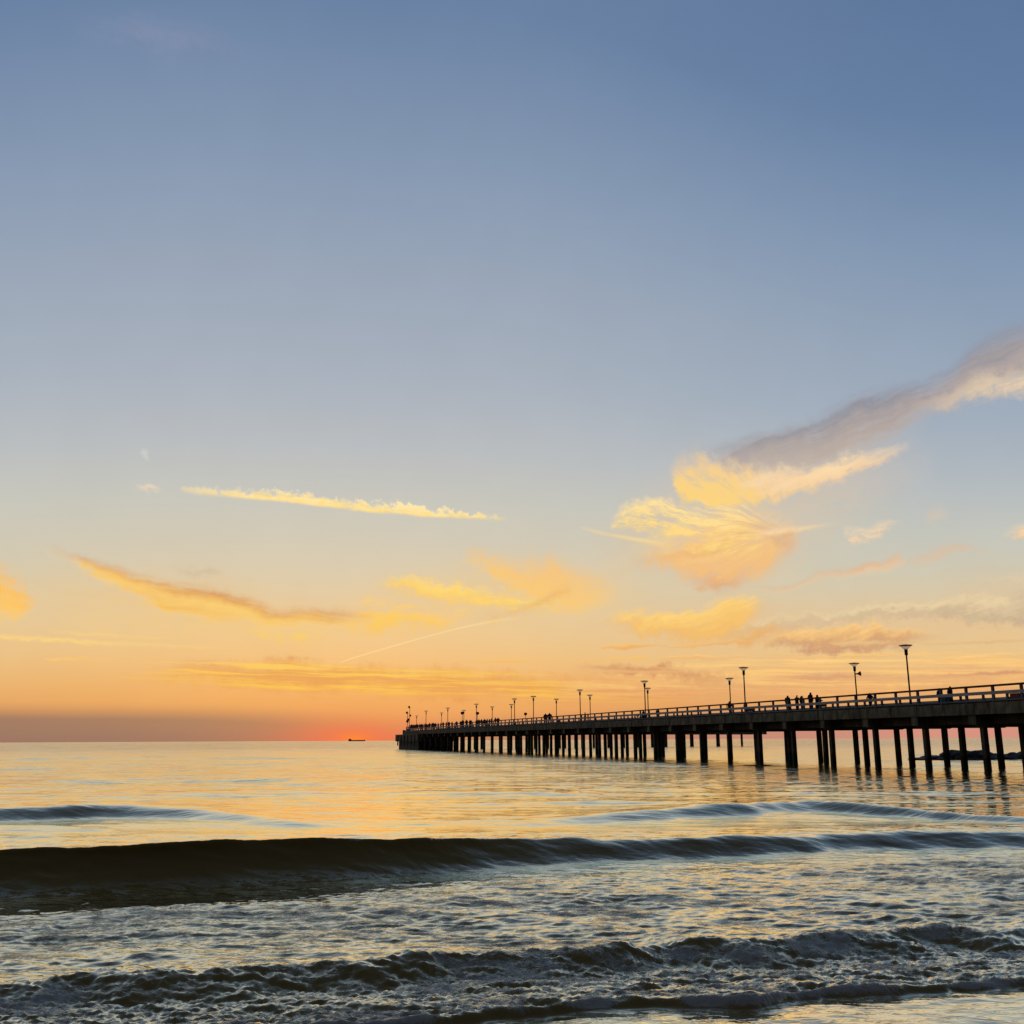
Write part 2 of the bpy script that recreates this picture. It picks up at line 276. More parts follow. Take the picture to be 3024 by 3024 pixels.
# the clouds left and right of a meridian are chained separately so that each lookup works through only one chain
SPLIT = 1.5
def extent(c): return azel(c[0][0][0] * 3024 / 1932, c[0][0][1] * 3024 / 1932)[0], azel(c[0][-1][0] * 3024 / 1932, c[0][-1][1] * 3024 / 1932)[0]
def background(col):
    b_ = W.new('ShaderNodeBackground'); nt.links.new(col, b_.inputs[0]); b_.inputs[1].default_value = 1.0; return b_.outputs[0]
def mixs(f, a, b_):
    n = W.new('ShaderNodeMixShader'); nt.links.new(f, n.inputs[0]); nt.links.new(a, n.inputs[1]); nt.links.new(b_, n.inputs[2]); return n.outputs[0]
sky_l = sky_r = sky
for c_ in CLOUDS:
    lo, hi = extent(c_)
    if lo < SPLIT + 1: sky_l = build_cloud(sky_l, *c_)
    if hi > SPLIT - 1: sky_r = build_cloud(sky_r, *c_)
both = mixs(W.math('GREATER_THAN', az, SPLIT), background(sky_l), background(sky_r))
band = W.math('MULTIPLY', W.math('LESS_THAN', W.math('ABSOLUTE', W.math('SUBTRACT', el, 12.0)), 15.0), W.math('LESS_THAN', W.math('ABSOLUTE', az), 62.0))
wo = W.new('ShaderNodeOutputWorld'); nt.links.new(mixs(band, background(sky), both), wo.inputs[0])
world.cycles.sampling_method = 'MANUAL'; world.cycles.sample_map_resolution = 512

# ---------------------------------------------------------------- sun: setting, dim and orange
sun_data = bpy.data.lights.new('sun', 'SUN'); sun_data.energy = 0.004; sun_data.angle = math.radians(12.0); sun_data.color = (1.0, 0.55, 0.16)
sun = bpy.data.objects.new('sun', sun_data); COL.objects.link(sun)
sd = Vector((math.sin(math.radians(SUN_AZ)), math.cos(math.radians(SUN_AZ)), math.tan(math.radians(1.2)))).normalized()
sun.rotation_euler = (-sd).to_track_quat('-Z', 'Y').to_euler()
sun.location = sd * 50

vs = scene.view_settings
vs.view_transform = 'Standard'; vs.look = 'None'; vs.exposure = 0.0; vs.gamma = 1.0; vs.use_curve_mapping = False
scene.cycles.max_bounces = 6; scene.cycles.glossy_bounces = 3; scene.cycles.diffuse_bounces = 2
scene.cycles.transmission_bounces = 4; scene.cycles.caustics_reflective = False; scene.cycles.caustics_refractive = False

# ---------------------------------------------------------------- materials
def material(name, base, rough=0.8, var=0.25, scale=3.0, bump=0.0, spec=0.5, base2=None, metallic=0.0):
    m = bpy.data.materials.new(name); m.use_nodes = True
    t = m.node_tree; B = NB(t); b = t.nodes['Principled BSDF']
    c = t.nodes.new('ShaderNodeTexCoord')
    n = B.noise(c.outputs['Object'], scale, 5, 0.6)
    lo = tuple(v * (1 - var) for v in base); hi = base2 or tuple(min(1, v * (1 + var)) for v in base)
    col = B.mix(B.rng(n, 0.3, 0.7), lo, hi)
    t.links.new(col, b.inputs['Base Color'])
    b.inputs['Roughness'].default_value = rough; b.inputs['Specular IOR Level'].default_value = spec
    b.inputs['Metallic'].default_value = metallic
    if bump:
        bn = t.nodes.new('ShaderNodeBump'); bn.inputs['Strength'].default_value = bump; bn.inputs['Distance'].default_value = 0.02
        t.links.new(B.noise(c.outputs['Object'], scale * 6, 4), bn.inputs['Height']); t.links.new(bn.outputs[0], b.inputs['Normal'])
    return m
M = {
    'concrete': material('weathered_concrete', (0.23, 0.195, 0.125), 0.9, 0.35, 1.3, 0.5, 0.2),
    'concrete_dark': material('darker_concrete', (0.085, 0.072, 0.046), 0.8, 0.4, 1.6, 0.5, 0.25),  # darker tone of the concrete, for deck, girders and end walls
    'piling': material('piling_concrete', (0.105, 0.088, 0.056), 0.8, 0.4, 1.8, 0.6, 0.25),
    'wood_rail': material('red_brown_rail', (0.085, 0.030, 0.022), 0.75, 0.3, 5, 0.2, 0.2),
    'grey_rail': material('grey_painted_rail', (0.46, 0.43, 0.42), 0.7, 0.15, 4, 0.1, 0.3),
    'post': material('blue_grey_post', (0.15, 0.165, 0.175), 0.7, 0.2, 5, 0.1, 0.3),
    'lamp_metal': material('dark_lamp_metal', (0.040, 0.018, 0.014), 0.55, 0.2, 8, 0, 0.4),
    'bench': material('bench_wood', (0.05, 0.03, 0.02), 0.8, 0.3, 6, 0.2, 0.2),
    'red': material('red_paint', (0.24, 0.030, 0.024), 0.6, 0.2, 6, 0, 0.3),
    'teal': material('teal_paint', (0.06, 0.14, 0.16), 0.6, 0.2, 6, 0, 0.3),
    'rock': material('wet_rock', (0.035, 0.032, 0.030), 0.6, 0.5, 1.5, 0.8, 0.4),
    'ship_hull': material('ship_hull', (0.14, 0.055, 0.05), 0.7, 0.2, 0.05, 0, 0.2),
    'ship_house': material('ship_house', (0.30, 0.16, 0.12), 0.7, 0.2, 0.05, 0, 0.2),
    'skin': material('skin', (0.35, 0.20, 0.14), 0.6, 0.1, 8, 0, 0.3),
    'hair': material('dark_hair', (0.02, 0.014, 0.010), 0.6, 0.3, 20, 0, 0.3),
}
for nme, c in dict(black=(0.016, 0.015, 0.016), brown=(0.05, 0.032, 0.022), navy=(0.02, 0.03, 0.07), olive=(0.06, 0.06, 0.04), wine=(0.07, 0.02, 0.02), grey=(0.10, 0.10, 0.10), denim=(0.05, 0.08, 0.14)).items():
    M['cloth_' + nme] = material('cloth_' + nme, c, 0.9, 0.2, 10, 0, 0.1)
mg = bpy.data.materials.new('frosted_lamp_glass'); mg.use_nodes = True
b = mg.node_tree.nodes['Principled BSDF']; b.inputs['Base Color'].default_value = (0.85, 0.83, 0.76, 1); b.inputs['Roughness'].default_value = 0.35
b.inputs['Transmission Weight'].default_value = 0.75; b.inputs['IOR'].default_value = 1.15
M['glass'] = mg

# tide mark and growth on the pilings, rain streaks on the concrete
def streaked(m, tide=None):
    t = m.node_tree; B = NB(t); b = t.nodes['Principled BSDF']; c = t.nodes.new('ShaderNodeTexCoord')
    g = t.nodes.new('ShaderNodeNewGeometry'); sz = t.nodes.new('ShaderNodeSeparateXYZ'); t.links.new(g.outputs['Position'], sz.inputs[0])
    old = b.inputs['Base Color'].links[0].from_socket
    n = B.noise(B.xyz(B.math('MULTIPLY', sz.outputs[0], 2.2), B.math('MULTIPLY', sz.outputs[1], 2.2), B.math('MULTIPLY', sz.outputs[2], 0.35)), 1.0, 4, 0.6)
    col = B.mix(B.rng(n, 0.42, 0.68, 0.0, 0.75), old, (0.03, 0.027, 0.02))
    if tide:
        zz = B.math('ADD', sz.outputs[2], B.math('MULTIPLY', B.math('SUBTRACT', n, 0.5), 0.9))
        col = B.mix(B.rng(zz, tide, tide + 0.35), (0.018, 0.022, 0.012), col)
    t.links.new(col, b.inputs['Base Color'])
streaked(M['concrete']); streaked(M['concrete_dark']); streaked(M['piling'], 0.75)
# sand
ms = bpy.data.materials.new('wet_sand'); ms.use_nodes = True; t = ms.node_tree; B = NB(t); b = t.nodes['Principled BSDF']
c = t.nodes.new('ShaderNodeTexCoord')
t.links.new(B.mix(B.noise(c.outputs['Object'], 0.7, 6), (0.10, 0.082, 0.058), (0.17, 0.14, 0.10)), b.inputs['Base Color'])
b.inputs['Roughness'].default_value = 0.8
bn = t.nodes.new('ShaderNodeBump'); bn.inputs['Strength'].default_value = 0.6; bn.inputs['Distance'].default_value = 0.03
t.links.new(B.noise(c.outputs['Object'], 9, 5), bn.inputs['Height']); t.links.new(bn.outputs[0], b.inputs['Normal'])
M['sand'] = ms

# sea water with foam
mw = bpy.data.materials.new('sea_water'); mw.use_nodes = True; t = mw.node_tree; B = NB(t); t.nodes.clear()
geo = t.nodes.new('ShaderNodeNewGeometry'); sx = t.nodes.new('ShaderNodeSeparateXYZ'); t.links.new(geo.outputs['Position'], sx.inputs[0])
px, py = sx.outputs[0], sx.outputs[1]
def att(n):
    a = t.nodes.new('ShaderNodeAttribute'); a.attribute_name = n; return a.outputs['Fac']
dist = B.math('SQRT', B.math('ADD', B.math('MULTIPLY', px, px), B.math('MULTIPLY', py, py)))
def stretch(kx, ky, off=0.0): return B.xyz(B.math('MULTIPLY', px, kx), B.math('MULTIPLY', py, ky), off)
# ripples at three sizes, each taking over where the finer one can no longer be seen
h1 = B.math('MULTIPLY', B.noise(stretch(3.2, 6.5), 1.0, 3, 0.55, 0.4), B.rng(dist, 10, 60, 0.014, 0.0))
h2 = B.math('MULTIPLY', B.noise(stretch(0.55, 1.6, 5.0), 1.0, 3, 0.5, 0.3), B.rng(dist, 12, 60, 0.0, 0.11))
h3 = B.math('MULTIPLY', B.noise(stretch(0.045, 0.16, 9.0), 1.0, 3, 0.5, 0.2), B.rng(dist, 60, 400, 0.0, 3.0))
hh = B.math('ADD', B.math('ADD', h1, h2), h3)
foam = att('foam')
fl = B.noise(stretch(2.4, 4.6, 2.0), 1.0, 6, 0.68, 0.6)
fine = B.noise(stretch(26.0, 30.0, 4.0), 1.0, 3, 0.6)
fmask = B.rng(B.math('ADD', foam, B.math('ADD', B.math('MULTIPLY', B.math('SUBTRACT', fl, 0.5), 1.5), B.math('MULTIPLY', B.math('SUBTRACT', fine, 0.5), 0.5))), 0.45, 0.85)
fmask = B.math('MULTIPLY', fmask, B.rng(foam, 0.02, 0.2))
hh = B.math('ADD', hh, B.math('MULTIPLY', B.math('MULTIPLY', fine, fmask), 0.012))
bn = t.nodes.new('ShaderNodeBump'); bn.inputs['Strength'].default_value = 1.0; bn.inputs['Distance'].default_value = 1.0
t.links.new(hh, bn.inputs['Height'])
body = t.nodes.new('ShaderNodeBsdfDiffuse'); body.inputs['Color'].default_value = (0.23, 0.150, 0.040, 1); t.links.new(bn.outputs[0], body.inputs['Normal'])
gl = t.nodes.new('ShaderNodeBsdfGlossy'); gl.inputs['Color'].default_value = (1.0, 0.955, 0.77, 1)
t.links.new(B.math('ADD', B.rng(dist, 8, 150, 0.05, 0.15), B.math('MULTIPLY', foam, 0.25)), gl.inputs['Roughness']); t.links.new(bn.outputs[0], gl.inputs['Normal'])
fr = t.nodes.new('ShaderNodeFresnel'); fr.inputs['IOR'].default_value = 1.45; t.links.new(bn.outputs[0], fr.inputs['Normal'])
wat = t.nodes.new('ShaderNodeMixShader'); t.links.new(B.rng(fr.outputs[0], 0.025, 0.34, 0.012, 0.98), wat.inputs[0])
t.links.new(body.outputs[0], wat.inputs[1]); t.links.new(gl.outputs[0], wat.inputs[2])
fo = t.nodes.new('ShaderNodeBsdfPrincipled'); fo.inputs['Base Color'].default_value = (0.43, 0.395, 0.335, 1); fo.inputs['Roughness'].default_value = 0.55
fo.inputs['Specular IOR Level'].default_value = 0.4; t.links.new(bn.outputs[0], fo.inputs['Normal'])
mx = t.nodes.new('ShaderNodeMixShader'); t.links.new(B.math('MULTIPLY', fmask, 0.85), mx.inputs[0]); t.links.new(wat.outputs[0], mx.inputs[1]); t.links.new(fo.outputs[0], mx.inputs[2])
ou = t.nodes.new('ShaderNodeOutputMaterial'); t.links.new(mx.outputs[0], ou.inputs[0])
M['water'] = mw

# ---------------------------------------------------------------- helpers for meshes and tags
def tag(o, label=None, cat=None, group=None, kind=None):
    if label: o['label'] = label
    if cat: o['category'] = cat
    if group: o['group'] = group
    if kind: o['kind'] = kind
    return o
def link(name, me, mats, parent=None, loc=None):
    o = bpy.data.objects.new(name, me); COL.objects.link(o)
    if me is not None and not me.materials:
        for mm in (mats if isinstance(mats, (list, tuple)) else [mats]): me.materials.append(M[mm])
    if parent: o.parent = parent
    if loc is not None: o.location = loc
    return o
def empty(name, loc=(0, 0, 0), rz=0.0):
    o = bpy.data.objects.new(name, None); COL.objects.link(o); o.location = loc; o.rotation_euler = (0, 0, rz); o.empty_display_size = 0.2
    return o
def bm_mesh(bm, name='mesh', smooth=False):
    me = bpy.data.meshes.new(name); bm.normal_update(); bm.to_mesh(me); bm.free()
    if smooth:
        for p in me.polygons: p.use_smooth = True
    return me
def box(bm, x0, x1, y0, y1, z0, z1, bev=0.0):
    r = bmesh.ops.create_cube(bm, size=1.0)
    for v in r['verts']:
        v.co = Vector((x0 + (v.co.x + .5) * (x1 - x0), y0 + (v.co.y + .5) * (y1 - y0), z0 + (v.co.z + .5) * (z1 - z0)))
    if bev:
        es = list({e for v in r['verts'] for e in v.link_edges})
        bmesh.ops.bevel(bm, geom=es, offset=bev, segments=1, affect='EDGES')
def box_mesh(x0, x1, y0, y1, z0, z1, bev=0.0):
    bm = bmesh.new(); box(bm, x0, x1, y0, y1, z0, z1, bev); return bm_mesh(bm)
def lathe(bm, prof, n=12, cx=0, cy=0):
    rings = []
    for r, z in prof:
        rings.append([bm.verts.new((cx + r * math.cos(2 * math.pi * i / n), cy + r * math.sin(2 * math.pi * i / n), z)) for i in range(n)])
    for a, b2 in zip(rings, rings[1:]):
        for i in range(n): bm.faces.new((a[i], a[(i + 1) % n], b2[(i + 1) % n], b2[i]))
    bm.faces.new(list(reversed(rings[0]))); bm.faces.new(rings[-1])
def lathe_mesh(prof, n=12, smooth=False):
    bm = bmesh.new(); lathe(bm, prof, n); return bm_mesh(bm, smooth=smooth)

# ---------------------------------------------------------------- the sea
def hash2(ix, iy, seed):
    h = (ix.astype(np.int64) * 374761393 + iy.astype(np.int64) * 668265263 + seed * 974711) & 0x7fffffff
    h = ((h ^ (h >> 13)) * 1274126177) & 0x7fffffff
    return ((h ^ (h >> 16)) & 0xffff) / 65535.0
def vnoise(x, y, seed=0):
    ix = np.floor(x); iy = np.floor(y); fx = x - ix; fy = y - iy
    fx = fx * fx * fx * (fx * (fx * 6 - 15) + 10); fy = fy * fy * fy * (fy * (fy * 6 - 15) + 10)
    a = hash2(ix, iy, seed); b = hash2(ix + 1, iy, seed); c = hash2(ix, iy + 1, seed); d = hash2(ix + 1, iy + 1, seed)
    return (a + (b - a) * fx) * (1 - fy) + (c + (d - c) * fx) * fy
def fbm(x, y, octv=4, seed=0, gain=0.5):
    s = np.zeros_like(x); a = 1.0; tot = 0
    for i in range(octv):
        s += a * vnoise(x, y, seed + i * 17); tot += a; a *= gain
        c, n = math.cos(0.6), math.sin(0.6); x, y = (x * c - y * n) * 2.03, (x * n + y * c) * 2.03
    return s / tot
def sstep(a, b, x):
    q = np.clip((x - a) / (b - a), 0, 1); return q * q * (3 - 2 * q)
def line_pts(pts, z):
    """ground points below photograph pixels, z from the list"""
    q = [atz(x, y, zz) for (x, y), zz in zip(pts, z)]
    q.sort(key=lambda v: v.x)
    return np.array([v.x for v in q]), np.array([v.y for v in q])
def curve(X, xs, ys):
    # linear interpolation with gentle extrapolation, smoothed
    s0 = (ys[-1] - ys[0]) / (xs[-1] - xs[0])
    xs = np.concatenate([[xs[0] - 200], xs, [xs[-1] + 200]]); ys = np.concatenate([[ys[0] - 200 * s0 * .5], ys, [ys[-1] + 200 * s0 * .5]])
    r = np.zeros_like(X)
    for dx in (-.6, -.3, 0, .3, .6): r += np.interp(X + dx, xs, ys)
    return r / 5

ys = []; y = 3.6
while y < 42000:
    ys.append(y)
    y += 0.045 if y < 7 else 0.0029 * y if y < 25 else 0.0065 * y if y < 110 else 0.013 * y if y < 420 else 0.05 * y
ys = np.array(ys)
sc = np.linspace(-.72, .72, 881)
side = np.array([.76, .82, .9, 1.0, 1.15, 1.4, 1.8, 2.5, 3.6, 6.0, 12.0])
ss = np.concatenate([-side[::-1], sc, side])
GX = np.outer(ys + 5.0, ss); GY = np.repeat(ys[:, None], len(ss), axis=1)
DY = np.gradient(ys)[:, None] * np.ones_like(GX)
DXg = (ys[:, None] + 5) * (1.44 / 880) * np.ones_like(GX)
Z = np.zeros_like(GX)

# main steep wave (breaking to the left)
x1, c1 = line_pts([(0, 2500), (500, 2490), (830, 2470), (950, 2466), (1500, 2475), (2000, 2470), (2400, 2462), (2700, 2453), (3024, 2452)], [.60, .60, .62, .62, .36, .28, .25, .235, .22])
Yc = curve(GX, x1, c1) + (fbm(GX * .45, GX * 0 + 3.1, 3, 5) - .5) * .5
A1 = np.interp(GX, [-16, -9, -3.3, -1.5, 0, 3, 6, 11, 22], [.45, .60, .62, .49, .36, .28, .25, .22, .15]) * (0.94 + 0.12 * fbm(GX * 1.1, GX * 0 + 8, 3, 9))
WF = np.interp(GX, [-16, -8, -3, 0, 3, 8, 14], [1.15, 1.10, 1.15, 1.0, .95, .9, .9])
steep = sstep(2.5, -2.0, GX)
def wave(Yc, A, WF, WB, steep):
    s = GY - Yc
    q = np.clip(1 + s / WF, 0, 1)
    sharp = np.where(s < 0, q ** 1.8, 0); soft = np.where(s < 0, q * q * (3 - 2 * q), 0)
    back = np.where(s >= 0, np.exp(-(s / WB) ** 1.4), 0)
    return A * (np.where(s < 0, sharp * steep + soft * (1 - steep), back))
Z += wave(Yc, A1, WF, 2.6, steep)
Z -= 0.10 * A1 * np.exp(-((GY - Yc + WF + .9) / .9) ** 2)
face1 = np.where((GY < Yc + .1), sstep(-WF - .2, -WF + .3, GY - Yc), 0) * sstep(.25, .4, A1)
# wave farther out: left part and right part
x3, c3 = line_pts([(-300, 2390), (0, 2380), (350, 2370), (600, 2376), (900, 2390)], [.36] * 5)
Y3 = curve(GX, x3, c3) + (fbm(GX * .3, GX * 0 + 13, 3, 25) - .5) * 1.2
A3 = np.interp(GX, [-30, -20, -13, -9.5, -6, -4], [.22, .35, .39, .27, .09, 0]); Z += wave(Y3, A3, np.full_like(GX, 1.35), 3.0, .2)
x4, c4 = line_pts([(1500, 2402), (1650, 2396), (2000, 2382), (2400, 2364), (2700, 2378), (3000, 2400)], [.27] * 6)
Y4 = curve(GX, x4, c4) + (fbm(GX * .3, GX * 0 + 23, 3, 35) - .5) * 1.0
A4 = np.interp(GX, [-1, 2.5, 6, 10, 13.5, 16], [0, .13, .29, .29, .12, 0]); Z += wave(Y4, A4, np.full_like(GX, 1.25), 3.0, .3)
# low far swells
for (pa, pb, amp, wf) in [((-200, 2245), (650, 2228), .26, 7), ((560, 2238), (1050, 2234), .20, 6), ((0, 2310), (500, 2300), .12, 3), ((700, 2300), (1300, 2310), .10, 3), ((300, 2345), (1100, 2335), .12, 2.4), ((1000, 2330), (1800, 2340), .09, 2.4), ((1100, 2290), (2100, 2280), .10, 4)]:
    a = atz(*pa, amp * .8); b = atz(*pb, amp * .8)
    yl = a.y + (GX - a.x) / (b.x - a.x) * (b.y - a.y) + (fbm(GX * .05, GX * 0 + wf, 3, 45) - .5) * wf * 1.5
    u = (GX - a.x) / (b.x - a.x)
    Z += wave(yl, amp * sstep(-.15, .3, u) * sstep(1.15, .7, u), np.full_like(GX, wf), wf * 1.3, 0)
# shore break
x5, c5 = line_pts([(-400, 2925), (0, 2898), (300, 2880), (700, 2850), (1000, 2828), (1500, 2800), (2000, 2765), (2500, 2735), (3024, 2715), (3500, 2700)], [.15, .15, .16, .17, .18, .18, .17, .17, .15, .1])
Y5 = curve(GX, x5, c5) + (fbm(GX * 1.3, GX * 0 + 33, 4, 55) - .5) * .55
A5 = np.interp(GX, [-10, -4, 0, 3, 6, 10], [.11, .16, .19, .18, .14, .08]) * (.75 + .5 * fbm(GX * 2.1, GX * 0 + 43, 3, 65))
WF5 = .42 + .35 * fbm(GX * 1.7, GX * 0 + 53, 2, 75)
Z += wave(Y5, A5, WF5, .8, .55)
s5 = GY - Y5
# leading edge of the swash
x6, c6 = line_pts([(0, 3090), (500, 3060), (1052, 3022), (1362, 3004), (1430, 2990), (1570, 2984), (1704, 2964), (1932, 2958), (2100, 2966), (2222, 2964), (2392, 2926), (2600, 2918), (2784, 2902), (3024, 2891), (3400, 2870)], [.05] * 15)
Y6 = np.zeros_like(GX)
for dx in (-.08, 0, .08): Y6 += np.interp(GX + dx, x6, c6) / 3
Y6 += (fbm(GX * 4.0, GX * 0 + 63, 3, 85) - .5) * .16
s6 = GY - Y6                                         # > 0: behind the edge
bore = sstep(0, .16, s6) * sstep(.5, -.3, s5 - 0.1)    # turbulent belt between edge and break
Z += 0.035 * sstep(-.01, .07, s6) * sstep(1.4, .2, s6) + 0.02 * sstep(-.01, .1, s6)
lump = fbm(GX * 3.4, GY * 8.0, 5, 95, .6)
lump2 = 1 - np.abs(2 * fbm(GX * 10 + 4, GY * 17, 3, 105, .6) - 1)
Z += bore * ((lump - .5) * .095 + (lump2 - .7) * .045)
eamp = np.clip(2.4 * (fbm(GX * 1.15, GX * 0 + 71, 3, 185) - .20), .30, 1)
edge = np.exp(-((s6 - .06) / (.035 + .075 * fbm(GX * 2.6, GX * 0 + 81, 3, 195))) ** 2)
Z += edge * eamp * (.012 + .06 * (fbm(GX * 8, GY * 9, 4, 115, .6)))
# chop: sum of small directional waves, sharper crests, faded where the grid is too coarse
near_k = np.interp(GY, [6, 9, 12, 16, 22, 75, 130, 500], [.45, .62, .64, .60, .60, .64, 1.3, 1.8])
calm = 1 - .40 * face1
calm *= 1 - .6 * sstep(0, -.3, s6)
chop = np.zeros_like(GX)
for i in range(70):
    L = 0.16 * (55 ** RNG.random()); th = RNG.normal(0, .42 if L < 1.5 else .26) + .1
    k = 2 * math.pi / L; amp = 0.0046 * L ** .85 * RNG.uniform(.5, 1.3)
    if L > 2: amp *= .75
    ok = sstep(2.2, 4.5, L / np.maximum(DY * abs(math.cos(th)), DXg * abs(math.sin(th)) + 1e-6))
    ph = k * (GX * math.sin(th) + GY * math.cos(th)) + RNG.uniform(0, 6.28)
    ph = ph + 1.2 * np.sin(.37 * GX / max(L, .4) ** .5 + i) + .9 * np.sin(.53 * GY / max(L, .4) ** .5 + 2 * i)
    chop += ok * amp * (np.exp(1.1 * (np.sin(ph) - 1)) * 2 - 1)
gust = .45 + 1.1 * fbm(GX * .35, GY * .22, 3, 125)
Z += chop * near_k * calm * gust
# patchy rough water between the two breakers
mid = sstep(-.3, .8, s5) * sstep(-.2, -2.5, GY - Yc + WF)
Z += mid * (fbm(GX * 2.4, GY * 4.2, 4, 135) - .5) * .04
Z += face1 * (fbm(GX * 1.3, GY * 3.5 + Z * 4, 4, 235) - .5) * .05
rdg = 1 - np.abs(2 * fbm(GX * 1.7, GY * 5.0, 5, 215, .55) - 1)
Z += mid * (rdg ** 2 - .5) * .030 * (.4 + 1.2 * fbm(GX * .7, GY * .9, 2, 225))
# foam amounts
foamv = np.zeros_like(GX)
foamv = np.maximum(foamv, np.clip(edge * 1.5 * eamp, 0, 1.1))
foamv = np.maximum(foamv, bore * (.37 + 1.0 * (fbm(GX * 1.6, GY * 3.0, 3, 145) - .4)))
cr = np.exp(-(s5 / .30) ** 2) * (fbm(GX * 1.1, GY * .9, 3, 155) - .30) * 1.8
foamv = np.maximum(foamv, np.clip(cr, 0, .85))
foamv = np.maximum(foamv, mid * (.06 + .70 * fbm(GX * .8, GY * 1.1, 4, 165)))
foamv = np.maximum(foamv, np.exp(-((GY - Yc) / .05) ** 2) * steep * np.clip((fbm(GX * 3.0, GX * 0 + 7, 3, 175) - .52) * 6, 0, .9))
foamv *= sstep(30, 20, GY)
foamv[s6 < -.02] *= .25
Z *= sstep(30000, 600, GY)
Z[GY > 600] *= 1.0
nr, nc = GX.shape
verts = np.stack([GX, GY, Z], -1).reshape(-1, 3).astype(np.float32)
# lean the steep crest forward a little
lean = (np.clip(Z, 0, 1) ** 2 * face1 * steep * .9).reshape(-1)
verts[:, 1] -= lean
idx = np.arange(nr * nc, dtype=np.int32).reshape(nr, nc)
quads = np.stack([idx[:-1, :-1], idx[:-1, 1:], idx[1:, 1:], idx[1:, :-1]], -1).reshape(-1, 4)
me = bpy.data.meshes.new('sea')
me.vertices.add(len(verts)); me.vertices.foreach_set('co', verts.ravel())
me.loops.add(quads.size); me.loops.foreach_set('vertex_index', quads.ravel())
me.polygons.add(len(quads)); me.polygons.foreach_set('loop_start', np.arange(0, quads.size, 4, dtype=np.int32))
me.polygons.foreach_set('use_smooth', np.ones(len(quads), dtype=bool))
me.update(calc_edges=True)
fa = me.attributes.new('foam', 'FLOAT', 'POINT'); fa.data.foreach_set('value', foamv.ravel().astype(np.float32))
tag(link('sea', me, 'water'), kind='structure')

# beach behind and under the camera
bm = bmesh.new()
bx = np.linspace(-400, 400, 81); by = np.concatenate([np.linspace(-300, -30, 10), np.linspace(-25, 14, 40)])
rows = []
for yy in by:
    r = []
    for xx in bx:
        z = (5.6 - yy) * .075 if yy > -25 else 2.3 + min(1, (-25 - yy) / 25) * (3.2 + 1.2 * math.sin(xx * .05) + .8 * math.sin(xx * .13 + 1))  # unseen dune ridge at the back, added so the wave faces reflect darker
        r.append(bm.verts.new((xx, yy, z)))
    rows.append(r)
for a, b2 in zip(rows, rows[1:]):
    for i in range(len(bx) - 1): bm.faces.new((a[i], a[i + 1], b2[i + 1], b2[i]))
tag(link('beach', bm_mesh(bm, smooth=True), 'sand'), kind='structure')

# ---------------------------------------------------------------- the pier
PD = Vector((-0.28644, 0.95810, 0)).normalized()       # seaward along the pier
PW = Vector((PD.y, -PD.x, 0))                            # across, away from the camera
PO = Vector((32.784, 60.0, 0))                           # a point of the near edge
PW_ANG = math.atan2(PD.y, PD.x) - math.pi / 2
WID = 8.0; DECK = 4.45; RAIL = 5.50; S0, S1 = -34.0, 208.0
def pier_pt(s, w, z): return PO + PD * s + PW * w + Vector((0, 0, z))
def row_s(px, w, py=2130):
    """where the view direction of a pixel column meets the line at offset w of the pier"""
    d = ray(px, py); B0 = PO + PW * w
    det = PD.x * -d.y + d.x * PD.y
    return (-B0.x * -d.y + -d.x * B0.y) / det
# local frame: x across (w), y along (s)
pier = empty('pier', PO, PW_ANG)
tag(pier, 'long concrete pier on dark pilings running out to sea, with a railing on both sides', 'pier')
def part(name, me, mat, parent=pier, loc=None): return link(name, me, mat, parent, loc)
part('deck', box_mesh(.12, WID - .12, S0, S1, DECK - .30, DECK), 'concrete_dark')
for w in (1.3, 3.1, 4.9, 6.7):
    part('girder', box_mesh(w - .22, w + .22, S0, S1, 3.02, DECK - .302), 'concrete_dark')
BENT0, BSP = 8.8 - 5.78 * 7, 5.78
bents = []
k = 0
while BENT0 + BSP * k < S1 - 1:
    bents.append(BENT0 + BSP * k); k += 1
cap_me = None
bm = bmesh.new()
# cap beam: deeper in the middle, tapered cantilever ends
prof = [(0.02, 3.62), (0.02, 3.00), (0.55, 2.84), (WID - .55, 2.84), (WID - .02, 3.00), (WID - .02, 3.62)]
vs1 = [bm.verts.new((w, -.34, z)) for w, z in prof]; vs2 = [bm.verts.new((w, .34, z)) for w, z in prof]
bm.faces.new(vs1); bm.faces.new(list(reversed(vs2)))
for i in range(len(prof)): bm.faces.new((vs1[i], vs2[i], vs2[(i + 1) % len(prof)], vs1[(i + 1) % len(prof)]))
bmesh.ops.recalc_face_normals(bm, faces=bm.faces)
cap_me = bm_mesh(bm)
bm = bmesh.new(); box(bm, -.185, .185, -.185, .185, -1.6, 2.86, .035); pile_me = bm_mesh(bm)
fas_me = box_mesh(-.10, .10, -BSP / 2 + .018, BSP / 2 - .018, -.37, .37, .012)
for s in bents:
    part('cap_beam', cap_me, 'concrete', loc=(0, s, 0))
    for w in (.85, 4.0, 7.15):
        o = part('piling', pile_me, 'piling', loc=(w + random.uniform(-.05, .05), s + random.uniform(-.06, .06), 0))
        o.rotation_euler = (random.uniform(-.008, .008), random.uniform(-.008, .008), random.uniform(-.05, .05))
    for w in (0.0, WID):
        part('fascia_panel', fas_me, 'concrete', loc=(w, s + BSP * .42, 3.995 + random.uniform(-.012, .012)))
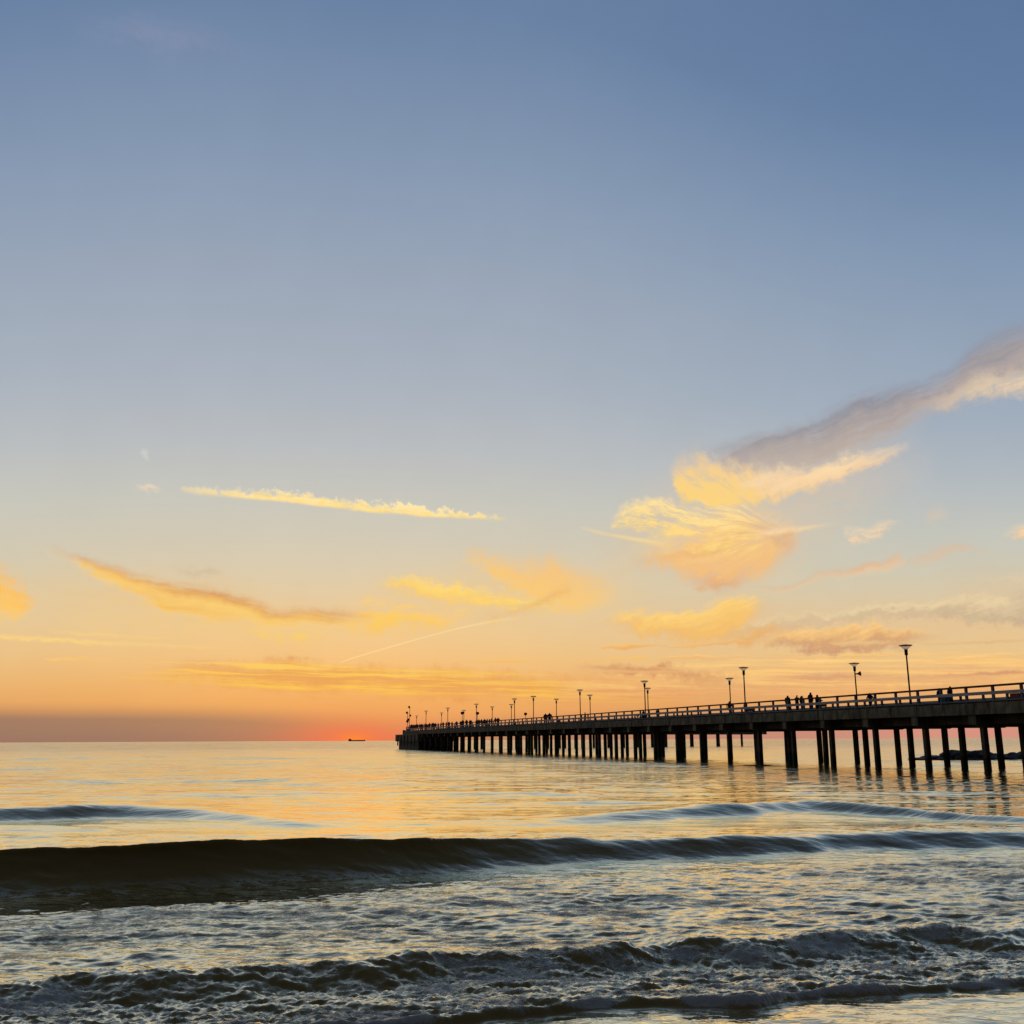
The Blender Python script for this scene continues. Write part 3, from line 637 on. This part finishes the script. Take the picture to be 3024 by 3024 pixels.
# railings
PSP = 2.45
post_me = box_mesh(-.075, .075, -.085, .085, DECK - .30, RAIL - .13, .01)
for w in (.12, WID - .12):
    rl = part('railing', box_mesh(w - .08, w + .08, S0, S1, RAIL - .13, RAIL, .015), 'wood_rail')
    sg = -1 if w < 1 else 1
    part('middle_rail', box_mesh(w + sg * .078, w + sg * .135, S0, S1, 4.87, 5.08), 'grey_rail', rl)
    part('kerb', box_mesh(w - .16, w + .16, S0, S1, DECK, DECK + .10), 'post', rl)
    n = 0; s = 6.75 - PSP * 16
    while s < S1:
        part('post', post_me, 'post', rl, (w, s, 0)); s += PSP
# the end: lower landing stage
part('landing_stage', box_mesh(-.6, WID + .5, 190, 219, 1.95, 3.65, .05), 'concrete')
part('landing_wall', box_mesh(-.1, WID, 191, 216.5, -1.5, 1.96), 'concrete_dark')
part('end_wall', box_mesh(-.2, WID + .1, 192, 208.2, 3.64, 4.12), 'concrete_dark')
for s in (193.2, 197.4, 201.8, 206.4, 210.6, 214.8):
    part('fender', box_mesh(-.82, -.6, s - .3, s + .3, .9, 3.4, .03), 'piling')
# arm that turns right at the end
a0 = pier_pt(203, 7.0, 0); a1 = Vector((78.0, 330.0, 0))
ad = (a1 - a0); AL = ad.length; ad.normalize(); aw = Vector((-ad.y, ad.x, 0))
inv = Matrix.Rotation(-PW_ANG, 4, 'Z') @ Matrix.Translation(-PO)
def arm_obj(name, me, mat, x, parent=pier):
    p = inv @ (a0 + ad * x); o = part(name, me, mat, parent, p)
    o.rotation_euler = (0, 0, math.atan2(ad.y, ad.x) - PW_ANG); return o
arm_obj('arm_deck', box_mesh(0, AL, -3, 3, DECK - .32, DECK), 'concrete', 0)
arm_obj('arm_beam', box_mesh(0, AL, -3.1, -2.7, 3.5, DECK - .1), 'concrete', 0)
arm_obj('arm_beam', box_mesh(0, AL, 2.7, 3.1, 3.5, DECK - .1), 'concrete', 0)
apl = box_mesh(-.25, .25, -.25, .25, -1.5, 3.6, .03)
x = 4.0
while x < AL:
    for yy in (-2.4, 2.4):
        o = arm_obj('piling', apl, 'piling', x + random.uniform(-.6, .6)); o.location += inv.to_3x3() @ (aw * yy)
    x += 5.6
arl = arm_obj('railing', box_mesh(0, AL, -3.0, -2.86, RAIL - .1, RAIL), 'wood_rail', 0)
apo = box_mesh(-.07, .07, -.07, .07, DECK, RAIL - .1)
x = 1.0
while x < AL:
    o = part('post', apo, 'post', arl, (x, -2.93, 0)); x += 2.45

ORD = ['first', 'second', 'third', 'fourth', 'fifth', 'sixth', 'seventh', 'eighth', 'ninth', 'tenth', 'eleventh', 'twelfth', 'thirteenth', 'fourteenth', 'fifteenth', 'sixteenth', 'seventeenth', 'eighteenth', 'nineteenth', 'twentieth']
# ---------------------------------------------------------------- lamp posts
pole_me = lathe_mesh([(.095, 0), (.095, .5), (.065, .55), (.058, 3.62)], 8, True)
coll_me = lathe_mesh([(.06, 3.60), (.115, 3.62), (.125, 4.0), (.10, 4.04)], 10, True)
glass_me = lathe_mesh([(.11, 4.02), (.16, 4.08), (.42, 4.30)], 16, True)
cap2_me = lathe_mesh([(.40, 4.292), (.475, 4.30), (.46, 4.345), (.16, 4.385), (.02, 4.39)], 16, True)
foot_me = box_mesh(-.14, .14, -.14, .14, -.02, .04, .01)
def lamp(loc, label, group):
    r = empty('lamp_post', loc); tag(r, label, 'lamp post', group)
    link('base_plate', foot_me, 'lamp_metal', r); link('pole', pole_me, 'lamp_metal', r); link('collar', coll_me, 'lamp_metal', r)
    h = link('lamp_shade', glass_me, 'glass', r); link('cap', cap2_me, 'lamp_metal', h)
    r.rotation_euler = (random.uniform(-.006, .006), random.uniform(-.006, .006), 0)
    return r
near_px = [2677, 2190, 1897, 1706, 1568, 1513, 1401, 1317, 1253]
far_px = [2533, 2158, 1914, 1743, 1643, 1510, 1454, 1370, 1304, 1231]
for i, x in enumerate(near_px):
    s = row_s(x, -.02, 2110 if x < 2000 else 2090); sgn = 'tallest in view, rising in front of the railing at right' if i == 0 else f'{ORD[i]} from the right along the near railing'
    lamp(pier_pt(s, .38, DECK), f'dark funnel-topped lamp post, {sgn}', 'lamp posts along the near railing')
for i, x in enumerate(far_px):
    s = row_s(x, WID - .4, 2090)
    lamp(pier_pt(s, WID - .4, DECK), 'dark funnel-topped lamp post with a loudspeaker fixed below its head' if i == 0 else f'dark funnel-topped lamp post, {ORD[i]} from the right along the far railing', 'lamp posts along the far railing')
# loudspeaker on the far lamp
s = row_s(2533, WID - .4, 2090)
bm = bmesh.new(); lathe(bm, [(.05, 0), (.07, .12), (.10, .2), (.22, .36), (.225, .38)], 12)
bmesh.ops.rotate(bm, verts=bm.verts, cent=(0, 0, 0), matrix=Matrix.Rotation(math.radians(85), 3, 'Y'))
box(bm, -.12, .06, -.04, .04, -.05, .05)
sp_o = link('loudspeaker', bm_mesh(bm), 'lamp_metal', None, pier_pt(s, WID - .4, DECK + 3.38) + Vector((.10, -.02, 0)))
tag(sp_o, 'small dark horn loudspeaker clamped high on a far railing lamp post', 'loudspeaker')
# low globe lights on the arm
globe_p = lathe_mesh([(.07, 0), (.06, 4.0)], 8, True); globe_g = lathe_mesh([(.08, 4.0), (.38, 4.2), (.46, 4.5), (.3, 4.72), (.05, 4.78)], 12, True)
for i, x in enumerate([1365, 1410, 1552, 1883, 1908]):
    d = ray(x, 2113); d2 = Vector((d.x, d.y)); 
    q = a0 - aw * 0; det = ad.x * -d.y + d.x * ad.y; sx_ = (-q.x * -d.y + -d.x * q.y) / det
    p = a0 + ad * sx_; p.z = DECK
    r = empty('arm_lamp', p); link('pole', globe_p, 'lamp_metal', r); link('lamp_head', globe_g, 'lamp_metal', r)
    tag(r, f'small round-headed lamp far behind the main railing, {ORD[i]} from the left', 'lamp', 'round lamps on the far arm')

# ---------------------------------------------------------------- signal mast and box at the pier end
p = pier_pt(207.2, .5, 3.65)
mast = empty('signal_mast', p)
tag(mast, 'thin latticed signal mast with lights and instruments at the pier head', 'mast')
bm = bmesh.new()
for sx_ in (-.28, .28): box(bm, sx_ - .05, sx_ + .05, -.05, .05, 0, 6.6 if sx_ > 0 else 5.4)
part('pole', bm_mesh(bm), 'lamp_metal', mast)
for i in range(9):
    bm = bmesh.new(); box(bm, -.28, .28, -.03, .03, .5 + i * .56, .56 + i * .56); part('rung', bm_mesh(bm), 'lamp_metal', mast)
for (x, z, r) in [(-.4, 5.3, .3), (.1, 6.7, .28), (.45, 4.6, .27), (-.25, 3.2, .36), (.28, 6.5, .16), (-.05, 3.6, .3)]:
    part('signal_light', lathe_mesh([(.05, -r), (r * .8, -r * .6), (r, 0), (r * .6, r * .8), (.05, r)], 10, True), 'lamp_metal', mast, (x, -.1, z))
part('equipment_box', box_mesh(-.35, .45, -.3, .3, .0, 1.3, .03), 'lamp_metal', mast)
cb = empty('control_cabinet', pier_pt(213.2, .6, 3.65)); tag(cb, 'dark cabinet standing on the low landing stage at the pier tip', 'cabinet')
part('cabinet_body', box_mesh(-.38, .38, -.3, .3, .12, 1.1, .03), 'lamp_metal', cb); part('plinth', box_mesh(-.3, .3, -.24, .24, 0, .13), 'concrete', cb)

# ---------------------------------------------------------------- benches, bin, red box on the deck
def bench(loc, rz, label):
    r = empty('bench', loc, rz); tag(r, label, 'bench', 'benches on the pier deck')
    link('seat', box_mesh(-.9, .9, -.22, .22, .40, .46, .01), 'bench', r)
    link('backrest', box_mesh(-.9, .9, .20, .25, .52, .92, .01), 'bench', r)
    for sx_ in (-.7, .7):
        bm = bmesh.new(); box(bm, sx_ - .05, sx_ + .05, -.2, .2, 0, .398); box(bm, sx_ - .04, sx_ + .04, .202, .262, 0, .9); link('leg', bm_mesh(bm), 'bench', r)
def deck_at(px, w): return pier_pt(row_s(px, w, 2100), w, DECK)
bench(deck_at(2432, 5.6), PW_ANG + math.pi / 2, 'dark wooden bench beside the group of five people')
bench(deck_at(1653, 6.0), PW_ANG + math.pi / 2, 'small dark bench right of the pair of distant walkers')
bench(deck_at(2222, 6.0), PW_ANG + math.pi / 2, 'dark bench right of the second near lamp post')
r = empty('litter_bin', deck_at(2796, 5.5), PW_ANG); tag(r, 'teal litter bin between the two people near the right edge', 'bin')
bm = bmesh.new(); lathe(bm, [(.24, .06), (.27, .78), (.29, .80)], 12); link('bin_body', bm_mesh(bm), 'teal', r)
link('bin_foot', lathe_mesh([(.2, 0), (.2, .062)], 10), 'lamp_metal', r)
r = empty('life_buoy_box', deck_at(3012, 3.0), PW_ANG); tag(r, 'red box on the deck at the right edge of the picture', 'box')
link('box_body', box_mesh(-.3, .3, -.45, .45, .05, .52, .03), 'red', r); link('box_lid', box_mesh(-.33, .33, -.48, .48, .521, .56, .01), 'red', r)
link('box_foot', box_mesh(-.25, .25, -.38, .38, 0, .051), 'lamp_metal', r)

# ---------------------------------------------------------------- people
def person_mesh(pose, hood=False, coat=0.0, bag=False):
    """one skinned body, faces +Y, 1.72 m tall"""
    V = {}; E = []
    def add(n, co, r): V[n] = (co, r if isinstance(r, tuple) else (r, r))
    add('pel', (0, 0, .93), (.155 + coat * .3, .115 + coat * .3)); add('sp', (0, .0, 1.12), (.145 + coat * .3, .105 + coat * .3)); add('ch', (0, .0, 1.32), (.175 + coat * .3, .12 + coat * .2))
    add('nk', (0, .01, 1.47), .055 if not hood else .085); add('hd', (0, .03, 1.57), .092); add('ht', (0, .02, 1.665), .078)
    E += [('pel', 'sp'), ('sp', 'ch'), ('ch', 'nk'), ('nk', 'hd'), ('hd', 'ht')]
    for s, n in ((-1, 'l'), (1, 'r')):
        leg = {'stand': ((.09, 0, .88), (.10, .015, .50), (.105, -.01, .09), (.115, .14, .045)),
               'wide': ((.09, 0, .88), (.14, .02, .50), (.18, -.01, .09), (.20, .14, .045)),
               'walk': ((.09, 0, .88), (.09, .13 * s + .05, .50), (.09, .26 * s - .06, .11), (.095, .26 * s + .08, .05)),
               'phone': ((.09, 0, .88), (.10, .015, .50), (.105, -.01, .09), (.115, .14, .045)),
               'lean': ((.09, -.02, .88), (.10, -.03, .50), (.105, -.06, .09), (.115, .08, .045)),
               'sit': ((.10, .04, .88), (.12, .42, .90), (.12, .45, .48), (.125, .58, .44))}[pose]
        rr = (.095 + coat * .35, .072 + coat * .2, .048, .042)
        for i, (c, r) in enumerate(zip(leg, rr)): add(f'g{i}{n}', (c[0] * s, c[1], c[2]), r)
        E += [('pel', f'g0{n}'), (f'g0{n}', f'g1{n}'), (f'g1{n}', f'g2{n}'), (f'g2{n}', f'g3{n}')]
        arm = {'stand': ((.19, 0, 1.39), (.245, -.03, 1.13), (.235, .06, .90), (.23, .09, .82)),
               'wide': ((.19, 0, 1.39), (.29, -.05, 1.15), (.20, .10, 1.0), (.14, .13, .98)),
               'walk': ((.19, 0, 1.39), (.24, -.10 * s, 1.13), (.235, -.12 * s + .09, .92), (.23, -.12 * s + .14, .85)),
               'phone': ((.19, 0, 1.39), (.27, .16, 1.26), (.13, .30, 1.47), (.07, .33, 1.53)) if s > 0 else ((.19, 0, 1.39), (.245, .02, 1.13), (.2, .18, 1.02), (.15, .24, 1.03)),
               'lean': ((.19, .03, 1.37), (.27, .12, 1.16), (.20, .36, 1.10), (.15, .43, 1.11)),
               'sit': ((.19, 0, 1.39), (.25, .03, 1.14), (.2, .22, 1.0), (.16, .30, .98))}[pose]
        rr = (.072 + coat * .2, .055 + coat * .2, .042 + coat * .15, .034)
        for i, (c, r) in enumerate(zip(arm, rr)): add(f'a{i}{n}', (c[0] * s, c[1], c[2]), r)
        E += [('ch', f'a0{n}'), (f'a0{n}', f'a1{n}'), (f'a1{n}', f'a2{n}'), (f'a2{n}', f'a3{n}')]
    names = list(V); bm = bmesh.new(); lay = bm.verts.layers.skin.verify(); vs_ = {}
    for n in names:
        v = bm.verts.new(V[n][0]); v[lay].radius = V[n][1]; v[lay].use_root = (n == 'pel'); vs_[n] = v
    for a, b2 in E: bm.edges.new((vs_[a], vs_[b2]))
    me = bpy.data.meshes.new('skeleton'); bm.to_mesh(me); bm.free()
    o = bpy.data.objects.new('skeleton', me); COL.objects.link(o)
    sk = o.modifiers.new('skin', 'SKIN'); sk.use_smooth_shade = True
    su = o.modifiers.new('sub', 'SUBSURF'); su.levels = 1; su.render_levels = 1
    dg = bpy.context.evaluated_depsgraph_get()
    out = bpy.data.meshes.new_from_object(o.evaluated_get(dg)); bpy.data.objects.remove(o)
    zs = [v.co.z for v in out.vertices]; z0 = min(zs) if pose != 'sit' else .40
    for v in out.vertices: v.co.z -= z0
    return out
VAR = [person_mesh('stand'), person_mesh('wide', True, .12), person_mesh('walk'), person_mesh('phone', False, .06), person_mesh('lean', True, .08), person_mesh('sit', True, .08), person_mesh('stand', True, .18)]
COATS = ['cloth_black', 'cloth_brown', 'cloth_navy', 'cloth_olive', 'cloth_wine', 'cloth_grey']
PANTS = ['cloth_black', 'cloth_denim', 'cloth_brown', 'cloth_black']
def dress(src, coat, pants, long):
    me = src.copy(); me.materials.clear()
    for n in (coat, pants, 'skin', 'hair'): me.materials.append(M[n])
    for p in me.polygons:
        c = p.center
        if c.z > 1.49: p.material_index = 2 if (c.y > .06 and c.z < 1.66) else 3
        elif c.z < (.62 if long else .90) and abs(c.x) < .25 and not (abs(c.x) > .19 and c.z > .7): p.material_index = 1
        elif abs(c.x) > .2 and c.z < .87 and c.z > .7: p.material_index = 2
        else: p.material_index = 0
    return me
DRESSED = {}
def person(loc, rz, var, coat, pants, label, h=1.72, group=None, long=False):
    key = (var, coat, pants, long)
    if key not in DRESSED: DRESSED[key] = dress(VAR[var], coat, pants, long)
    o = bpy.data.objects.new('person', DRESSED[key]); COL.objects.link(o)
    o.location = loc; o.rotation_euler = (0, 0, rz); o.scale = (h / 1.74 * 1.12, h / 1.74 * 1.12, h / 1.74)
    tag(o, label, 'person', group); return o
def spot(px, py, h):
    """deck position whose head top lies on the pixel"""
    q = atz(px, py, DECK + h); w = (q - PO).dot(PW)
    w = min(max(w, .9), WID - .8)
    return pier_pt(row_s(px, w, py), w, DECK)
AWAY = PW_ANG - math.pi / 2                              # looking out over the far railing
G5 = 'group of five at the railing'
person(spot(2325, 2051, 1.66), AWAY + .2, 6, 'cloth_brown', 'cloth_black', 'person in a bulky brown hooded coat, leftmost of the group of five', 1.66, G5, True)
person(spot(2352, 2050, 1.66), AWAY, 3, 'cloth_black', 'cloth_black', 'person in black raising a hand to the face, second of the group of five', 1.66, G5)
person(spot(2367, 2051, 1.65), AWAY + .1, 0, 'cloth_olive', 'cloth_olive', 'slim person in an olive coat in the middle of the group of five', 1.65, G5, True)
person(spot(2392, 2041, 1.84), AWAY - .1, 1, 'cloth_wine', 'cloth_denim', 'tallest person of the group of five, in a dark red jacket', 1.84, G5)
person(spot(2412, 2048, 1.74), AWAY + .1, 4, 'cloth_black', 'cloth_black', 'rightmost person of the group of five, in black, beside the bench', 1.74, G5)
person(spot(2773, 2032, 1.66), AWAY, 0, 'cloth_black', 'cloth_black', 'person in black left of the teal bin near the right edge', 1.66)
person(spot(2804, 2027, 1.74), AWAY - .3, 1, 'cloth_black', 'cloth_black', 'broad person in a black coat right of the teal bin', 1.74, None, True)
person(spot(2568, 2043, 1.68), AWAY + 1.5, 2, 'cloth_black', 'cloth_black', 'lone person walking just right of the lamp post with the loudspeaker', 1.68)
person(spot(2153, 2068, 1.70), AWAY - 1.4, 2, 'cloth_brown', 'cloth_denim', 'person walking beside a far lamp post, left of the seated figure', 1.70)
person(spot(2201, 2070, 1.62), AWAY, 6, 'cloth_brown', 'cloth_brown', 'stocky person in a brown coat at the foot of the second near lamp post', 1.62, None, True)
person(spot(1942, 2091, 1.62), AWAY + .3, 6, 'cloth_olive', 'cloth_olive', 'hunched person in an olive coat right of a pair of lamp posts', 1.62, None, True)
person(spot(1900, 2095, 1.6), AWAY, 1, 'cloth_black', 'cloth_black', 'dark person partly hidden by the third near lamp post', 1.6, None, True)
person(spot(1728, 2101.5, 1.74), AWAY + 2.8, 2, 'cloth_black', 'cloth_navy', 'lone walker in the middle of the pier between two lamp posts', 1.74)
person(spot(1611, 2104, 1.70), AWAY + 1.4, 6, 'cloth_brown', 'cloth_black', 'left one of two people walking side by side, mid pier', 1.70, 'pair walking side by side', True)
person(spot(1623, 2103, 1.76), AWAY + 1.4, 1, 'cloth_black', 'cloth_black', 'right one of two people walking side by side, mid pier', 1.76, 'pair walking side by side', True)
crowd = [(1471, 2123), (1463, 2124), (1452, 2121), (1445, 2117), (1438.5, 2122), (1431, 2121), (1422, 2126), (1414, 2124), (1407, 2128), (1391, 2124), (1388, 2126), (1378, 2128), (1367, 2127), (1361, 2130), (1348, 2134), (1335, 2131), (1326, 2135), (1318, 2132), (1309, 2134), (1302, 2134), (1294, 2133), (1286, 2135), (1281, 2136), (1277, 2136), (1269, 2136), (1264, 2138), (1258, 2137), (1254, 2138), (1249, 2138), (1244, 2139), (1239, 2139), (1232, 2139), (1226, 2137), (1220, 2140), (1215, 2140), (1209, 2141)]
for i, (x, y) in enumerate(crowd):
    h = random.uniform(1.58, 1.84)
    w_ = random.uniform(.75, 1.9)
    person(pier_pt(row_s(x, w_, y), w_, DECK), AWAY + random.uniform(-2.2, 2.2), random.choice([0, 1, 2, 3, 6, 1]), random.choice(COATS), random.choice(PANTS),
           'tiny dark silhouette of a person in the crowd lining the far end of the pier', h, 'crowd at the far end of the pier', random.random() < .4)

# ---------------------------------------------------------------- rocks behind the pilings
def rock(loc, sx_, sy_, sz_, seed, label):
    bm = bmesh.new(); bmesh.ops.create_icosphere(bm, subdivisions=3, radius=1)
    rr = random.Random(seed); offs = [(rr.uniform(-9, 9), rr.uniform(-9, 9), rr.uniform(-9, 9)) for _ in range(3)]
    from mathutils import noise as mn
    for v in bm.verts:
        d = v.co.normalized(); n = mn.noise(d * 1.3 + Vector(offs[0])) * .45 + mn.noise(d * 3.1 + Vector(offs[1])) * .18 + mn.noise(d * 7 + Vector(offs[2])) * .07
        v.co = d * (1 + n); v.co = Vector((v.co.x * sx_, v.co.y * sy_, max(v.co.z, -.6) * sz_))
    o = link('rock', bm_mesh(bm), 'rock', None, loc); o.rotation_euler = (0, 0, rr.uniform(0, 6))
    tag(o, label, 'rock', 'rocks awash behind the pilings'); return o
rk = [(2722, 1.6, .22, 'low flat wet rock barely awash, leftmost of the row behind the pilings'), (2768, 1.7, .42, 'small wet rock second from the left behind the pilings'), (2800, 1.5, .5, 'lumpy wet rock third from the left behind the pilings'),
      (2834, 2.2, .95, 'tall dark rock fourth from the left behind the pilings'), (2880, 2.1, .92, 'broad dark rock seen between two pilings right of the tall one'), (2920, 1.9, .62, 'low dark rock fourth from the right edge behind the pilings'),
      (2955, 1.8, .55, 'low dark rock third from the right edge behind the pilings'), (2990, 1.7, .8, 'rounded dark rock second from the right edge'), (3026, 2.2, .72, 'dark rock cut off by the right edge of the picture'), ]
for i, (x, wd, hh_, lab) in enumerate(rk):
    p = atz(x, 2243, 0); rock((p.x, p.y + random.uniform(-1, 1), .0), wd, 1.3, hh_ * .95, 40 + i, lab)

# ---------------------------------------------------------------- ship on the horizon
az_s = azel(1054, 2180)[0]; D = 6000.0
sh = empty('cargo_ship', (math.tan(math.radians(az_s)) * D, D, 0)); sh.scale = (1, 1, .85)
tag(sh, 'small dark cargo ship on the horizon in front of the sunset glow', 'ship')
bm = bmesh.new()
pr = [(-47, 9), (-49, 6), (-44, -3), (44, -3), (47.5, 7.5), (47, 9), (44, 9), (40, 6.2), (-26, 6.2), (-30, 8)]
f1 = [bm.verts.new((x, -7, z)) for x, z in pr]; f2 = [bm.verts.new((x, 7, z)) for x, z in pr]
bm.faces.new(f1); bm.faces.new(list(reversed(f2)))
for i in range(len(pr)): bm.faces.new((f1[i], f2[i], f2[(i + 1) % len(pr)], f1[(i + 1) % len(pr)]))
bmesh.ops.recalc_face_normals(bm, faces=bm.faces)
link('hull', bm_mesh(bm), 'ship_hull', sh)
bm = bmesh.new(); box(bm, -44, -33, -6, 6, 7.9, 13.5); box(bm, -42, -35, -6.5, 6.5, 13.49, 16.2); link('deckhouse', bm_mesh(bm), 'ship_house', sh)
bm = bmesh.new(); lathe(bm, [(1.4, 8), (1.2, 18)], 8, -45.8, 0); link('funnel', bm_mesh(bm), 'ship_hull', sh)
bm = bmesh.new(); lathe(bm, [(.5, 6), (.35, 14)], 6, 43, 0); link('mast', bm_mesh(bm), 'ship_hull', sh)
bm = bmesh.new(); box(bm, -24, 38, -5, 5, 6.19, 7.6); link('hatch_covers', bm_mesh(bm), 'ship_house', sh)
